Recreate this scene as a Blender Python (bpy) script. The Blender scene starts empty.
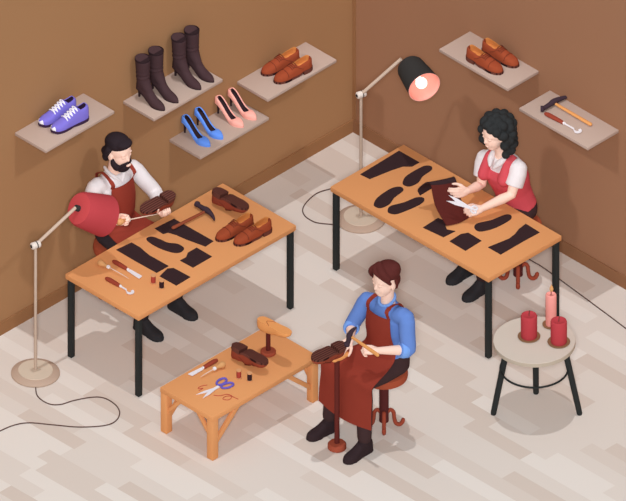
import bpy, bmesh, math, random
from mathutils import Vector as V, Matrix, Quaternion
from mathutils.bvhtree import BVHTree

random.seed(7)
PI = math.pi
scene = bpy.context.scene
COL = scene.collection

# ---------------------------------------------------------------- room frame
# corner of the room at the origin, left wall X = 0 (runs along -Y), right wall Y = 0 (runs along +X)
K = 110.0; CX = K * math.cos(PI / 6); SY = K * .5
def PZ(px, py, z):
    u = (px - 353) / CX; v = (py - 131 + K * z) / SY
    return V(((u + v) / 2, (u - v) / 2, z))

# ---------------------------------------------------------------- materials
def lin(c):
    c = c / 255.0
    return c / 12.92 if c <= .04045 else ((c + .055) / 1.055) ** 2.4
def rgb(c): return (lin(c[0]), lin(c[1]), lin(c[2]), 1)
MATS = {}
def mat(name, c, rough=.85, spec=.08, var=.04, scale=9.0, emit=0.0, metal=0.0):
    if name in MATS: return MATS[name]
    m = bpy.data.materials.new(name); m.use_nodes = True
    nt = m.node_tree; b = nt.nodes['Principled BSDF']
    tc = nt.nodes.new('ShaderNodeTexCoord'); n = nt.nodes.new('ShaderNodeTexNoise')
    n.inputs['Scale'].default_value = scale; n.inputs['Detail'].default_value = 2
    nt.links.new(tc.outputs['Object'], n.inputs['Vector'])
    mx = nt.nodes.new('ShaderNodeMix'); mx.data_type = 'RGBA'
    a = rgb(c)
    mx.inputs[6].default_value = tuple(min(1, v * (1 - var)) for v in a[:3]) + (1,)
    mx.inputs[7].default_value = tuple(min(1, v * (1 + var)) for v in a[:3]) + (1,)
    nt.links.new(n.outputs['Fac'], mx.inputs[0]); nt.links.new(mx.outputs[2], b.inputs['Base Color'])
    b.inputs['Roughness'].default_value = rough; b.inputs['Specular IOR Level'].default_value = spec
    b.inputs['Metallic'].default_value = metal
    if emit:
        b.inputs['Emission Color'].default_value = a; b.inputs['Emission Strength'].default_value = emit
    MATS[name] = m
    return m
def stripe_mat(name, c1, c2, scale, axis='X'):
    m = bpy.data.materials.new(name); m.use_nodes = True
    nt = m.node_tree; b = nt.nodes['Principled BSDF']
    tc = nt.nodes.new('ShaderNodeTexCoord'); w = nt.nodes.new('ShaderNodeTexWave')
    w.bands_direction = axis; w.inputs['Scale'].default_value = scale; w.inputs['Distortion'].default_value = 0
    nt.links.new(tc.outputs['Object'], w.inputs['Vector'])
    r = nt.nodes.new('ShaderNodeValToRGB'); r.color_ramp.interpolation = 'CONSTANT'
    r.color_ramp.elements[0].color = rgb(c2); r.color_ramp.elements[1].color = rgb(c1); r.color_ramp.elements[1].position = .28
    nt.links.new(w.outputs['Fac'], r.inputs[0]); nt.links.new(r.outputs[0], b.inputs['Base Color'])
    b.inputs['Roughness'].default_value = .9; b.inputs['Specular IOR Level'].default_value = .05
    return m
def plank_mat():
    m = bpy.data.materials.new('floor_planks'); m.use_nodes = True
    nt = m.node_tree; N = nt.nodes; L = nt.links; b = N['Principled BSDF']
    tc = N.new('ShaderNodeTexCoord'); sp = N.new('ShaderNodeSeparateXYZ'); L.new(tc.outputs['Object'], sp.inputs[0])
    def M(op, a, bb=None):
        n = N.new('ShaderNodeMath'); n.operation = op
        for i, x in enumerate((a, bb)):
            if x is None: continue
            if isinstance(x, (int, float)): n.inputs[i].default_value = x
            else: L.new(x, n.inputs[i])
        return n.outputs[0]
    row = M('FLOOR', M('DIVIDE', sp.outputs['Y'], .132))
    wn = N.new('ShaderNodeTexWhiteNoise'); wn.noise_dimensions = '1D'; L.new(row, wn.inputs['W'])
    colx = M('FLOOR', M('ADD', M('DIVIDE', sp.outputs['X'], .60), M('MULTIPLY', wn.outputs['Value'], 7.0)))
    cb = N.new('ShaderNodeCombineXYZ'); L.new(colx, cb.inputs[0]); L.new(row, cb.inputs[1])
    w2 = N.new('ShaderNodeTexWhiteNoise'); w2.noise_dimensions = '3D'; L.new(cb.outputs[0], w2.inputs['Vector'])
    r = N.new('ShaderNodeValToRGB'); r.color_ramp.interpolation = 'CONSTANT'
    e = r.color_ramp.elements
    e[0].position = 0; e[0].color = rgb(FLOOR_D)
    e[1].position = .26; e[1].color = rgb(FLOOR_B)
    x = e.new(.84); x.color = rgb(FLOOR_L)
    x = e.new(.12); x.color = rgb(FLOOR_M)
    L.new(w2.outputs['Value'], r.inputs[0]); L.new(r.outputs[0], b.inputs['Base Color'])
    b.inputs['Roughness'].default_value = .9; b.inputs['Specular IOR Level'].default_value = .03
    return m

FLOOR_B = (226, 214, 202); FLOOR_L = (233, 223, 212); FLOOR_M = (221, 207, 194); FLOOR_D = (216, 200, 186)
def W(n): return MATS[n]
mat('wall_left_paint', (167, 123, 85), var=.01, scale=1)
mat('wall_right_paint', (160, 115, 86), var=.01, scale=1)
mat('base_left_paint', (154, 109, 73), var=.01, scale=1)
mat('base_right_paint', (146, 102, 72), var=.01, scale=1)
mat('shelf_board', (186, 161, 146), var=.015)
mat('table_wood', (226, 156, 100), var=.02, scale=3)
mat('bench_wood', (226, 156, 100), var=.02, scale=3)
mat('black_steel', (46, 48, 47), rough=.6)
mat('leather_dark', (58, 40, 42), var=.05)
mat('leather_brown', (92, 38, 33), var=.05)
mat('oxford', (156, 72, 44), var=.05)
mat('oxford_lining', (216, 140, 76), var=.03)
mat('oxford_dark', (98, 44, 32))
mat('oxford_red', (150, 70, 50), var=.05)
mat('sole_edge', (84, 48, 42))
MATS['sole_tread'] = stripe_mat('sole_tread', (106, 62, 52), (50, 28, 27), 17, 'Y')
mat('sneaker', (127, 114, 204), var=.04)
mat('sneaker_dark', (62, 40, 66))
mat('white_lace', (240, 236, 242))
mat('boot', (72, 51, 53), var=.05)
mat('boot_dark', (50, 35, 38))
mat('pump_blue', (100, 146, 232), var=.03)
mat('pump_pink', (250, 176, 160), var=.03)
mat('pump_dark', (52, 36, 40))
mat('skin', (255, 214, 193), var=.01, spec=.04)
mat('skin_warm', (255, 204, 184), var=.01, spec=.04)
mat('hair_black', (46, 36, 40)); mat('hair_ink', (46, 47, 47)); mat('hair_brown', (92, 42, 38))
mat('shirt_white', (229, 219, 217), var=.02)
mat('shirt_blue', (104, 137, 204), var=.02); mat('cuff_blue', (124, 166, 232), var=.02)
mat('apron', (145, 58, 44), var=.02)
mat('trousers_black', (52, 44, 48)); mat('trousers_brown', (66, 46, 46)); mat('shoe_black', (48, 46, 48)); mat('shoe_brown_black', (52, 38, 40))
mat('vest', (212, 82, 90), var=.02)
mat('stool_seat', (168, 80, 54)); mat('stool_post', (88, 40, 38)); mat('stool_leg', (158, 72, 52))
mat('lamp_metal', (196, 172, 152), rough=.6); mat('lamp_joint', (222, 208, 196), rough=.5); mat('lamp_plate', (214, 196, 174)); mat('lamp_foot', (190, 164, 144))
mat('ink', (40, 34, 34)); mat('lamp_red', (178, 64, 68), var=.02); mat('lamp_red_light', (200, 76, 78), var=.02)
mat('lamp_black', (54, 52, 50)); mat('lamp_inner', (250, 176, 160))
mat('bulb', (255, 250, 240), emit=1.6)
mat('cord', (96, 70, 62))
mat('round_top', (214, 200, 184), var=.01); mat('round_rim', (194, 178, 158), var=.01)
mat('candle_red', (190, 66, 72), var=.03); mat('candle_pink', (252, 164, 152), var=.02); mat('dish', (142, 104, 74)); mat('wick', (110, 70, 60))
mat('flame', (206, 150, 96), emit=.3)
mat('knife_handle', (152, 66, 48)); mat('blade', (236, 230, 232), rough=.5); mat('blade_shade', (190, 186, 194), rough=.5)
mat('awl_handle', (214, 158, 104)); mat('ferrule', (240, 236, 236)); mat('needle', (226, 196, 176))
mat('hammer_head', (66, 50, 58)); mat('hammer_wood', (226, 156, 92)); mat('hammer_brown', (146, 74, 50))
mat('scissor_purple', (112, 98, 190)); mat('thread_red', (176, 72, 60)); mat('thread_black', (56, 36, 40)); mat('spool_wood', (220, 160, 112))
mat('thread_line', (190, 84, 66))
mat('last_wood', (240, 164, 98), var=.02); mat('last_line', (168, 84, 50))
mat('stand_base', (162, 78, 56)); mat('stand_post', (100, 42, 36))

# ---------------------------------------------------------------- mesh helpers
def BM(): return bmesh.new()
def finish(name, bm, m, parent=None, smooth=True, angle=40, loc=None):
    bmesh.ops.recalc_face_normals(bm, faces=bm.faces)
    me = bpy.data.meshes.new(name); bm.to_mesh(me); bm.free()
    return link(name, me, m, parent, smooth, angle, loc)
def link(name, me, m, parent=None, smooth=True, angle=40, loc=None):
    if m is not None:
        me.materials.clear(); me.materials.append(W(m) if isinstance(m, str) else m)
    if smooth:
        for p in me.polygons: p.use_smooth = True
        if angle and hasattr(me, 'set_sharp_from_angle'): me.set_sharp_from_angle(angle=math.radians(angle))
    o = bpy.data.objects.new(name, me); COL.objects.link(o)
    if parent: o.parent = parent
    if loc is not None: o.location = loc
    return o
def box(bm, c, s, bev=0, rot=None):
    r = bmesh.ops.create_cube(bm, size=1)
    vs = r['verts']
    bmesh.ops.scale(bm, vec=V(s), verts=vs)
    if bev:
        es = {e for v in vs for e in v.link_edges}
        q = bmesh.ops.bevel(bm, geom=list(es), offset=bev, segments=2, profile=.5, affect='EDGES')
        vs = list({v for f in q['faces'] for v in f.verts} | {v for v in vs if v.is_valid})
    if rot is not None: bmesh.ops.rotate(bm, cent=(0, 0, 0), matrix=rot, verts=vs)
    bmesh.ops.translate(bm, vec=V(c), verts=vs)
def loft(bm, rings, cap=True, closed=True):
    R = [[bm.verts.new(p) for p in ring] for ring in rings]
    n = len(R[0])
    for a, b in zip(R[:-1], R[1:]):
        for i in range(n if closed else n - 1):
            j = (i + 1) % n
            try: bm.faces.new((a[i], a[j], b[j], b[i]))
            except ValueError: pass
    if cap and closed:
        bm.faces.new(R[0][::-1]); bm.faces.new(R[-1])
    return R
def lathe(bm, prof, n=32, c=(0, 0, 0), q=None):
    rings = []
    for r, z in prof:
        r = max(r, 1e-4); ring = []
        for i in range(n):
            p = V((r * math.cos(2 * PI * i / n), r * math.sin(2 * PI * i / n), z))
            if q is not None: p = q @ p
            ring.append(p + V(c))
        rings.append(ring)
    loft(bm, rings)
def crom(pts, k):
    pts = [V(p) for p in pts]; out = []
    for i in range(len(pts) - 1):
        p0 = pts[max(i - 1, 0)]; p1 = pts[i]; p2 = pts[i + 1]; p3 = pts[min(i + 2, len(pts) - 1)]
        for j in range(k):
            t = j / k
            out.append(.5 * ((2 * p1) + (p2 - p0) * t + (2 * p0 - 5 * p1 + 4 * p2 - p3) * t * t + (3 * p1 - p0 - 3 * p2 + p3) * t ** 3))
    out.append(pts[-1]); return out
def tube(bm, pts, radii, n=12, k=1, round_caps=True, flat=None, fdir=None):
    """swept round tube; flat squashes it along fdir"""
    pts = [V(p) for p in pts]
    if not hasattr(radii, '__len__'): radii = [radii] * len(pts)
    rr = [V((r, 0, 0)) for r in radii]
    if k > 1: pts = crom(pts, k); rr = crom(rr, k)
    rad = [r.x for r in rr]
    if round_caps:
        d0 = (pts[0] - pts[1]).normalized(); d1 = (pts[-1] - pts[-2]).normalized()
        a, b = [], []
        for ang in (80, 55, 30):
            ca, sa = math.cos(math.radians(ang)), math.sin(math.radians(ang))
            a.append((pts[0] + d0 * rad[0] * sa, rad[0] * ca)); b.append((pts[-1] + d1 * rad[-1] * sa, rad[-1] * ca))
        full = a + list(zip(pts, rad)) + b[::-1]
    else: full = list(zip(pts, rad))
    P = [f[0] for f in full]; Rr = [f[1] for f in full]
    t = (P[1] - P[0]).normalized()
    ref = V((0, 0, 1)) if abs(t.z) < .9 else V((1, 0, 0))
    nn = t.cross(ref).normalized(); rings = []
    for i, p in enumerate(P):
        tn = (P[min(i + 1, len(P) - 1)] - P[max(i - 1, 0)])
        tn = tn.normalized() if tn.length > 1e-9 else t
        nn = (t.rotation_difference(tn) @ nn).normalized(); t = tn
        bb = t.cross(nn); ring = []
        for j in range(n):
            a = 2 * PI * j / n
            q = (nn * math.cos(a) + bb * math.sin(a)) * Rr[i]
            if flat is not None: q = q - fdir * q.dot(fdir) * (1 - flat)
            ring.append(p + q)
        rings.append(ring)
    loft(bm, rings)
def ell(bm, c, r, M3=None, seg=20):
    q = bmesh.ops.create_uvsphere(bm, u_segments=seg, v_segments=seg * 2 // 3, radius=1)
    bmesh.ops.scale(bm, vec=V(r), verts=q['verts'])
    if M3 is not None: bmesh.ops.rotate(bm, cent=(0, 0, 0), matrix=M3, verts=q['verts'])
    bmesh.ops.translate(bm, vec=V(c), verts=q['verts'])
def prism(bm, poly, z0, z1):
    a = [bm.verts.new((p[0], p[1], z0)) for p in poly]; b = [bm.verts.new((p[0], p[1], z1)) for p in poly]
    n = len(poly)
    bm.faces.new(a[::-1]); bm.faces.new(b)
    for i in range(n): bm.faces.new((a[i], a[(i + 1) % n], b[(i + 1) % n], b[i]))
def evalmesh(o):
    bpy.context.view_layer.update()
    dg = bpy.context.evaluated_depsgraph_get()
    me = bpy.data.meshes.new_from_object(o.evaluated_get(dg), depsgraph=dg)
    old = o.data; bpy.data.objects.remove(o); bpy.data.meshes.remove(old)
    return me
def remesh(bm, vox, it=4):
    bmesh.ops.recalc_face_normals(bm, faces=bm.faces)
    me = bpy.data.meshes.new('tmp'); bm.to_mesh(me); bm.free()
    o = bpy.data.objects.new('tmp', me); COL.objects.link(o)
    m = o.modifiers.new('r', 'REMESH'); m.mode = 'VOXEL'; m.voxel_size = vox; m.use_smooth_shade = True
    if it:
        s = o.modifiers.new('s', 'SMOOTH'); s.factor = .5; s.iterations = it
    return evalmesh(o)
def thicken(bm, th, offset=0, sub=0):
    bmesh.ops.recalc_face_normals(bm, faces=bm.faces)
    me = bpy.data.meshes.new('tmp'); bm.to_mesh(me); bm.free()
    o = bpy.data.objects.new('tmp', me); COL.objects.link(o)
    m = o.modifiers.new('s', 'SOLIDIFY'); m.thickness = th; m.offset = offset
    return evalmesh(o)
def bvh_of(mes):
    vs, fs = [], []
    for me in mes:
        b = len(vs); vs += [v.co.copy() for v in me.vertices]; fs += [tuple(b + i for i in p.vertices) for p in me.polygons]
    return BVHTree.FromPolygons(vs, fs)
def push(p, bvh, off):
    for _ in range(2):
        loc, n, i, d = bvh.find_nearest(p)
        if loc is None: return p
        s = (p - loc).dot(n)
        if s < off: p = loc + n * off
    return p

# ---------------------------------------------------------------- scene-graph helpers
def tag(o, label=None, cat=None, group=None, kind=None):
    if label: o['label'] = label
    if cat: o['category'] = cat
    if group: o['group'] = group
    if kind: o['kind'] = kind
    return o
def thing(name, label, cat, loc=(0, 0, 0), rz=0, group=None):
    o = bpy.data.objects.new(name, None); COL.objects.link(o); o.empty_display_size = .05
    o.location = loc; o.rotation_euler = (0, 0, rz)
    return tag(o, label, cat, group)
def dup(root, loc, rot, label, group=None):
    def rec(o, parent):
        c = o.copy(); COL.objects.link(c)
        if parent: c.parent = parent
        for ch in list(o.children): rec(ch, c)
        return c
    r = rec(root, None); r.location = loc; r.rotation_euler = rot; r['label'] = label
    if group: r['group'] = group
    return r
def struct(name, bm, m, smooth=False):
    o = finish(name, bm, m, None, smooth); o['kind'] = 'structure'; return o

# ---------------------------------------------------------------- the room
H = 3.3
bm = BM(); box(bm, (3.2, -3.2, -.05), (7.0, 7.0, .1)); o = struct('floor', bm, None); o.data.materials.append(plank_mat())
bm = BM(); box(bm, (-.06, -3.26, H / 2), (.12, 6.88, H)); struct('wall_left', bm, 'wall_left_paint')
bm = BM(); box(bm, (3.29, .06, H / 2), (6.82, .12, H)); struct('wall_right', bm, 'wall_right_paint')
bm = BM(); box(bm, (.006, -3.35, .056), (.012, 6.7, .112)); struct('baseboard_left', bm, 'base_left_paint')
bm = BM(); box(bm, (3.356, -.006, .056), (6.688, .012, .112)); struct('baseboard_right', bm, 'base_right_paint')
bm = BM(); box(bm, (.016, -.004, (H + .112) / 2), (.032, .008, H - .112)); struct('trim_1', bm, 'base_left_paint')

# ---------------------------------------------------------------- wall shelves
def shelf(label, x0, y0, x1, y1, z):
    t = thing('wall_shelf', label, 'shelf', ((x0 + x1) / 2, (y0 + y1) / 2, z - .026), 0, 'shelves on the brown walls')
    bm = BM(); box(bm, (0, 0, .013), (abs(x1 - x0), abs(y1 - y0), .026), .003)
    finish('board', bm, 'shelf_board', t)
    for s in (-.25, .25):
        bm = BM()
        if abs(x1 - x0) < abs(y1 - y0): box(bm, (-(abs(x1 - x0)) / 2 + .01, s, -.012), (.018, .03, .024), .002)
        else: box(bm, (s, abs(y1 - y0) / 2 - .01, -.012), (.03, .018, .024), .002)
        finish('bracket', bm, 'shelf_board', t)
SD = .325
shelf('beige wall shelf holding the purple sneakers', 0, -3.55, SD, -2.83, 1.76)
shelf('beige wall shelf holding the dark ankle boots', 0, -2.414, SD, -1.692, 1.48)
shelf('beige wall shelf holding the blue and pink pumps', 0, -1.928, SD, -1.206, .89)
shelf('beige wall shelf on the left wall holding a pair of brown lace-up shoes', 0, -1.219, SD, -.497, 1.06)
shelf('beige wall shelf on the right wall holding a pair of brown lace-up shoes', 1.228, -SD, 1.95, 0, 1.522)
shelf('beige wall shelf holding the hammer and hook knife', 2.068, -SD, 2.79, 0, 1.405)

# ---------------------------------------------------------------- footwear
def interp(tab, t):
    if t <= tab[0][0]: return tab[0][1]
    for (a, x), (b, y) in zip(tab[:-1], tab[1:]):
        if t <= b:
            s = (t - a) / (b - a); return x + (y - x) * s
    return tab[-1][1]
def smooth_tab(tab):
    p = crom([(a, b, 0) for a, b in tab], 8)
    return [(max(0, q.x), q.y) for q in p]
def sstep(a, b, t):
    t = min(1, max(0, (t - a) / (b - a))); return t * t * (3 - 2 * t)
class ShoeForm:
    def __init__(s, L, w, h, z0, throat, collar=1.1, p=.62, q=.8):
        s.L = L; s.w = smooth_tab(w); s.h = smooth_tab(h); s.z0 = z0; s.throat = throat; s.collar = collar; s.p = p; s.q = q; s.rim = 0
    def ts(s, a=0, b=1, n=36): return [a + (b - a) * (.5 - .5 * math.cos(PI * i / n)) for i in range(n + 1)]
    def pt(s, t, phi, side, off=0):
        w = max(0, interp(s.w, t)) + off * (1 if interp(s.w, t) > .008 else 0); z0 = s.z0(t); h = max(interp(s.h, t), .012) + off
        w = max(w, .0003)
        e = off if (t < .02) else 0
        return V(((t - .5) * s.L + (off if t > .98 else -off if t < .02 else 0), side * w * max(0, math.cos(phi)) ** s.p, z0 + h * max(0, math.sin(phi)) ** s.q))
    def pm(s, t):
        if s.throat is None: return PI / 2
        return s.collar + (PI / 2 - s.collar) * sstep(s.throat - .06, s.throat, t)
    def rimpt(s, t, side):
        p = s.pt(t, s.pm(t), side); w = max(abs(p.y) - s.rim, abs(p.y) * .35); return V((p.x + s.rim * (1 - sstep(0, .1, t)), side * w, p.z - .001))
    def shell(s, bm, a=0, b=1, off=0, n=36, m=9, pm=None, base=0):
        rings = []
        for t in s.ts(a, b, n):
            pmax = s.pm(t) if pm is None else pm
            ring = [s.pt(t, base + (pmax - base) * i / m, 1, off) for i in range(m + 1)]
            right = [s.pt(t, base + (pmax - base) * i / m, -1, off) for i in range(m + 1)][::-1]
            if pm is None and s.throat is not None and s.rim and t < s.throat - .004:
                ring.append(s.rimpt(t, 1)); right.insert(0, s.rimpt(t, -1))
            elif pm is None and s.rim: ring.append(ring[-1].copy()); right.insert(0, right[0].copy())
            rings.append((ring, right))
        # two halves, welded on top where closed
        loft(bm, [r[0] for r in rings], False, False); loft(bm, [r[1] for r in rings], False, False)
        loft(bm, [[r[0][0], r[1][-1]] for r in rings], False, False)
        bmesh.ops.dissolve_degenerate(bm, dist=.00005, edges=bm.edges)
        bmesh.ops.remove_doubles(bm, verts=bm.verts, dist=.0006)
    def lining(s, bm, th=.004, a=.015):
        rings = []
        for t in s.ts(a, s.throat - .005, 24):
            pm = s.pm(t); th = max(th, s.rim); left = [s.rimpt(t, 1) if s.rim else s.pt(t, pm, 1)] + [s.pt(t, pm * f, 1, -th) for f in (.95, .7, .4, .15)]
            right = [s.rimpt(t, -1) if s.rim else s.pt(t, pm, -1)] + [s.pt(t, pm * f, -1, -th) for f in (.95, .7, .4, .15)]
            zb = s.z0(t) + .008
            for q in left + right: q.z = max(q.z, zb)
            rings.append(left + [V((left[0].x, 0, zb))] + right[::-1])
        loft(bm, rings, False, False)
    def outline(s, a, b, off=0, n=30):
        T = s.ts(a, b, n)
        L = [((t - .5) * s.L + (off if t > .98 else -off if t < .02 else 0), max(.0005, interp(s.w, t)) + (off if interp(s.w, t) > .006 else 0)) for t in T]
        return [(x, y) for x, y in L] + [(x, -y) for x, y in L[::-1]]
    def plate(s, bm, a, b, zlo, zhi, off=0, n=30):
        """a plate following the outline between heights zlo(t) and zhi(t)"""
        rings = []
        for t in s.ts(a, b, n):
            x = (t - .5) * s.L + (off if t > .98 else -off if t < .02 else 0)
            w = max(.0008, interp(s.w, t)) + (off if interp(s.w, t) > .006 else 0)
            rings.append([V((x, w, zlo(t))), V((x, w, zhi(t))), V((x, -w, zhi(t))), V((x, -w, zlo(t)))])
        loft(bm, rings)

OXW = [(0, .002), (.015, .021), (.05, .035), (.13, .044), (.27, .046), (.42, .044), (.58, .046), (.72, .051), (.84, .047), (.93, .036), (.98, .019), (1, .002)]
OXH = [(0, .078), (.06, .092), (.2, .082), (.34, .078), (.45, .094), (.55, .080), (.7, .060), (.84, .050), (.94, .038), (1, .014)]
def ox_z0(t): return .030 - .016 * sstep(.28, .42, t)
def make_oxford(root, body='oxford', lining='oxford_lining', L=.335):
    f = ShoeForm(L, OXW, OXH, ox_z0, .49, .98)
    bm = BM(); f.shell(bm); u = finish('upper', bm, body, root, angle=50)
    bm = BM(); f.lining(bm); finish('lining', bm, lining, root, angle=50)
    bm = BM(); f.plate(bm, .34, 1, lambda t: .010 * (1 - sstep(.34, .44, t)), lambda t: ox_z0(t) + .004, .004); finish('sole', bm, 'sole_tread', root, angle=30)
    bm = BM(); f.plate(bm, 0, .29, lambda t: 0, lambda t: ox_z0(t) + .004, .004); finish('heel', bm, 'sole_tread', root, angle=30)
    bm = BM(); f.plate(bm, 0.005, .995, lambda t: ox_z0(t) + .001, lambda t: ox_z0(t) + .005, .0035); finish('welt', bm, 'oxford_dark', root, angle=30)
    bm = BM()
    for t in (.47, .51, .55, .59):
        pts = [f.pt(t, ph, sd, .003) for sd, ph in ((1, 1.0), (1, 1.3), (1, 1.56), (-1, 1.3), (-1, 1.0))]
        tube(bm, pts, .0028, 6)
    finish('laces', bm, 'oxford_dark', root)
    bm = BM(); tube(bm, [f.pt(.72, .35 + 1.2 * i / 6, 1, .0015) for i in range(7)] + [f.pt(.72, 1.55 - 1.2 * i / 6, -1, .0015) for i in range(7)], .0018, 6)
    finish('seam', bm, 'oxford_dark', root)
    for sd in (1, -1):
        bm = BM(); tube(bm, [f.pt(t, .25 + 3.6 * (t - .3), sd, .001) for t in (.3, .38, .46, .54)], .0018, 6); finish('seam', bm, 'oxford_dark', root)
    return root
SNW = OXW
SNH = [(0, .105), (.05, .122), (.14, .112), (.24, .108), (.32, .122), (.42, .112), (.56, .086), (.7, .064), (.84, .052), (.94, .042), (1, .018)]
def make_sneaker(root, L=.335):
    z0 = lambda t: .020 - .004 * sstep(.3, .5, t) + .012 * sstep(.9, 1, t)
    f = ShoeForm(L, SNW, SNH, z0, .32); f.rim = .006
    bm = BM(); f.shell(bm); finish('upper', bm, 'sneaker', root, angle=50)
    bm = BM(); f.lining(bm); finish('lining', bm, 'sneaker_dark', root, angle=50)
    bm = BM(); f.plate(bm, 0, 1, lambda t: .010 * sstep(.92, 1, t) + .006 * sstep(.38, .46, t) * (1 - sstep(.5, .6, t)), lambda t: z0(t) + .004, .004); finish('sole', bm, 'sneaker_dark', root, angle=30)
    bm = BM(); f.shell(bm, .955, 1, .0025, 14, 9, 1.2); finish('toe_cap', bm, 'white_lace', root)
    bm = BM()
    T = [.36, .43, .50, .57, .64]
    for i, t in enumerate(T):
        a = [f.pt(t, 1.0, 1, .004), f.pt(t, 1.3, 1, .005), f.pt(t, 1.56, 1, .006), f.pt(t, 1.3, -1, .005), f.pt(t, 1.0, -1, .004)]
        tube(bm, a, .0045, 6)
        if i < 4:
            t2 = T[i + 1]
            for s in (1, -1):
                tube(bm, [f.pt(t, 1.0, s, .005), f.pt((t + t2) / 2, 1.5, s, .009), f.pt(t2, 1.0, -s, .005)], .0042, 6, 3)
    finish('laces', bm, 'white_lace', root)
    bm = BM(); f.shell(bm, 0, .16, .0018, 12, 6, .75, .1); finish('heel_counter', bm, 'sneaker', root)
    return root
def pz0(t, hh=.105): return hh * (1 - sstep(.10, .70, t)) + .004
PUW = [(0, .002), (.02, .020), (.07, .032), (.2, .036), (.4, .035), (.55, .038), (.7, .043), (.8, .040), (.9, .028), (.97, .013), (1, .002)]
PUH = [(0, .045), (.08, .050), (.25, .034), (.45, .026), (.62, .030), (.72, .040), (.85, .034), (.95, .022), (1, .010)]
def make_pump(root, body, L=.285):
    f = ShoeForm(L, PUW, PUH, pz0, .70, .95, .45, .8); f.rim = .0095
    bm = BM(); f.shell(bm); finish('upper', bm, body, root, angle=60)
    bm = BM(); f.lining(bm, .0035); finish('lining', bm, 'pump_dark', root, angle=60)
    bm = BM(); f.plate(bm, 0, 1, lambda t: pz0(t) - .004, lambda t: pz0(t) + .001, .0005); finish('sole', bm, body, root, angle=30)
    bm = BM(); x = -.5 * L
    rings = []
    for z, cx, rx, ry in ((.0, .020, .0075, .0075), (.02, .020, .0075, .0075), (.06, .022, .010, .010), (.09, .028, .018, .017), (.104, .036, .027, .024)):
        rings.append([V((x + cx + rx * math.cos(a), ry * math.sin(a), z)) for a in [2 * PI * i / 14 for i in range(14)]])
    loft(bm, rings); finish('heel', bm, 'pump_dark', root)
    return root
def make_boot(root, L=.285):
    hh = .085
    z0 = lambda t: pz0(t, hh)
    f = ShoeForm(L, [(0, .004), (.03, .024), (.1, .036), (.25, .040), (.4, .037), (.55, .038), (.7, .041), (.82, .036), (.92, .025), (.98, .011), (1, .003)],
                 [(0, .05), (.06, .075), (.3, .11), (.45, .085), (.6, .062), (.75, .048), (.9, .034), (1, .012)], z0, None, p=.7, q=.8)
    bm = BM()
    rings = []
    for t in f.ts(0, 1, 30):
        up = [f.pt(t, PI / 2 * i / 8, 1) for i in range(9)] + [f.pt(t, PI / 2 * i / 8, -1) for i in range(8)][::-1]
        rings.append(up)
    loft(bm, rings)
    x0 = -.5 * L
    rings = []
    n = 40
    for i in range(n + 1):
        s = i / n; z = .115 + .245 * s
        r = .046 + .011 * s
        cx = x0 + .060 - .006 * s
        wr = .0035 * math.exp(-((z - .205) / .045) ** 2)
        ring = []
        for j in range(28):
            a = 2 * PI * j / 28
            rr = r + wr * math.sin(z * 190 + 1.8 * math.sin(a + z * 20))
            ring.append(V((cx + rr * 1.02 * math.cos(a), rr * .98 * math.sin(a), z + .012 * s * math.cos(a) * -1)))
        rings.append(ring)
    loft(bm, rings)
    tube(bm, [(x0 + .058, 0, .20), (x0 + .075, 0, .15), (x0 + .115, 0, .095)], [.047, .046, .034], 20, 4)
    me = remesh(bm, .0045, 2); link('shaft', me, 'boot', root, angle=0)
    bm = BM(); cx = x0 + .054
    lathe(bm, [(.0545, .352), (.0585, .352), (.0585, .366), (.053, .366), (.053, .357), (.0002, .357)], 28, (0, 0, 0), Quaternion((0, 1, 0), .18) if False else None)
    bmesh.ops.translate(bm, vec=(cx, 0, 0), verts=bm.verts)
    finish('cuff', bm, 'boot_dark', root)
    bm = BM(); f.plate(bm, 0, 1, lambda t: z0(t) - .004, lambda t: z0(t) + .002, .001); finish('sole', bm, 'boot_dark', root, angle=30)
    bm = BM(); rings = []
    for z, c2, rx, ry in ((.0, .020, .009, .009), (.02, .020, .009, .009), (.05, .023, .012, .012), (.072, .034, .022, .021), (.086, .042, .030, .028)):
        rings.append([V((x0 + c2 + rx * math.cos(a), ry * math.sin(a), z)) for a in [2 * PI * i / 14 for i in range(14)]])
    loft(bm, rings); finish('heel', bm, 'boot_dark', root)
    return root

R = math.radians
# sneakers
g = 'purple sneakers'
s0 = make_sneaker(thing('sneaker', 'purple sneaker with white laces, the one nearer the wall on its shelf', 'sneaker', (.095, -3.20, 1.76), R(-97), g))
dup(s0, (.220, -3.195, 1.76), (0, 0, R(-97)), 'purple sneaker with white laces, at the front edge of its shelf', g)
# ankle boots
g = 'dark heeled ankle boots'
b0 = make_boot(thing('ankle_boot', 'dark brown heeled ankle boot, leftmost of the four boots on the shelf', 'boot', (.165, -2.285, 1.48), 0, g))
for y, lab in ((-2.145, 'second of the four boots from the left'), (-1.905, 'third of the four boots from the left'), (-1.770, 'rightmost of the four boots')):
    dup(b0, (.165, y, 1.48), (0, 0, 0), 'dark brown heeled ankle boot, ' + lab, g)
# pumps
g = 'high-heeled pumps'
p0 = make_pump(thing('pump', 'blue high-heeled pump at the left end of the shelf', 'shoe', (.142, -1.785, .89), 0, g), 'pump_blue')
dup(p0, (.142, -1.650, .89), (0, 0, 0), 'blue high-heeled pump, the one beside the pink pumps', g)
p1 = make_pump(thing('pump', 'pink high-heeled pump, the one beside the blue pumps', 'shoe', (.142, -1.435, .89), 0, g), 'pump_pink')
dup(p1, (.142, -1.300, .89), (0, 0, 0), 'pink high-heeled pump at the right end of the shelf', g)
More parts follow.
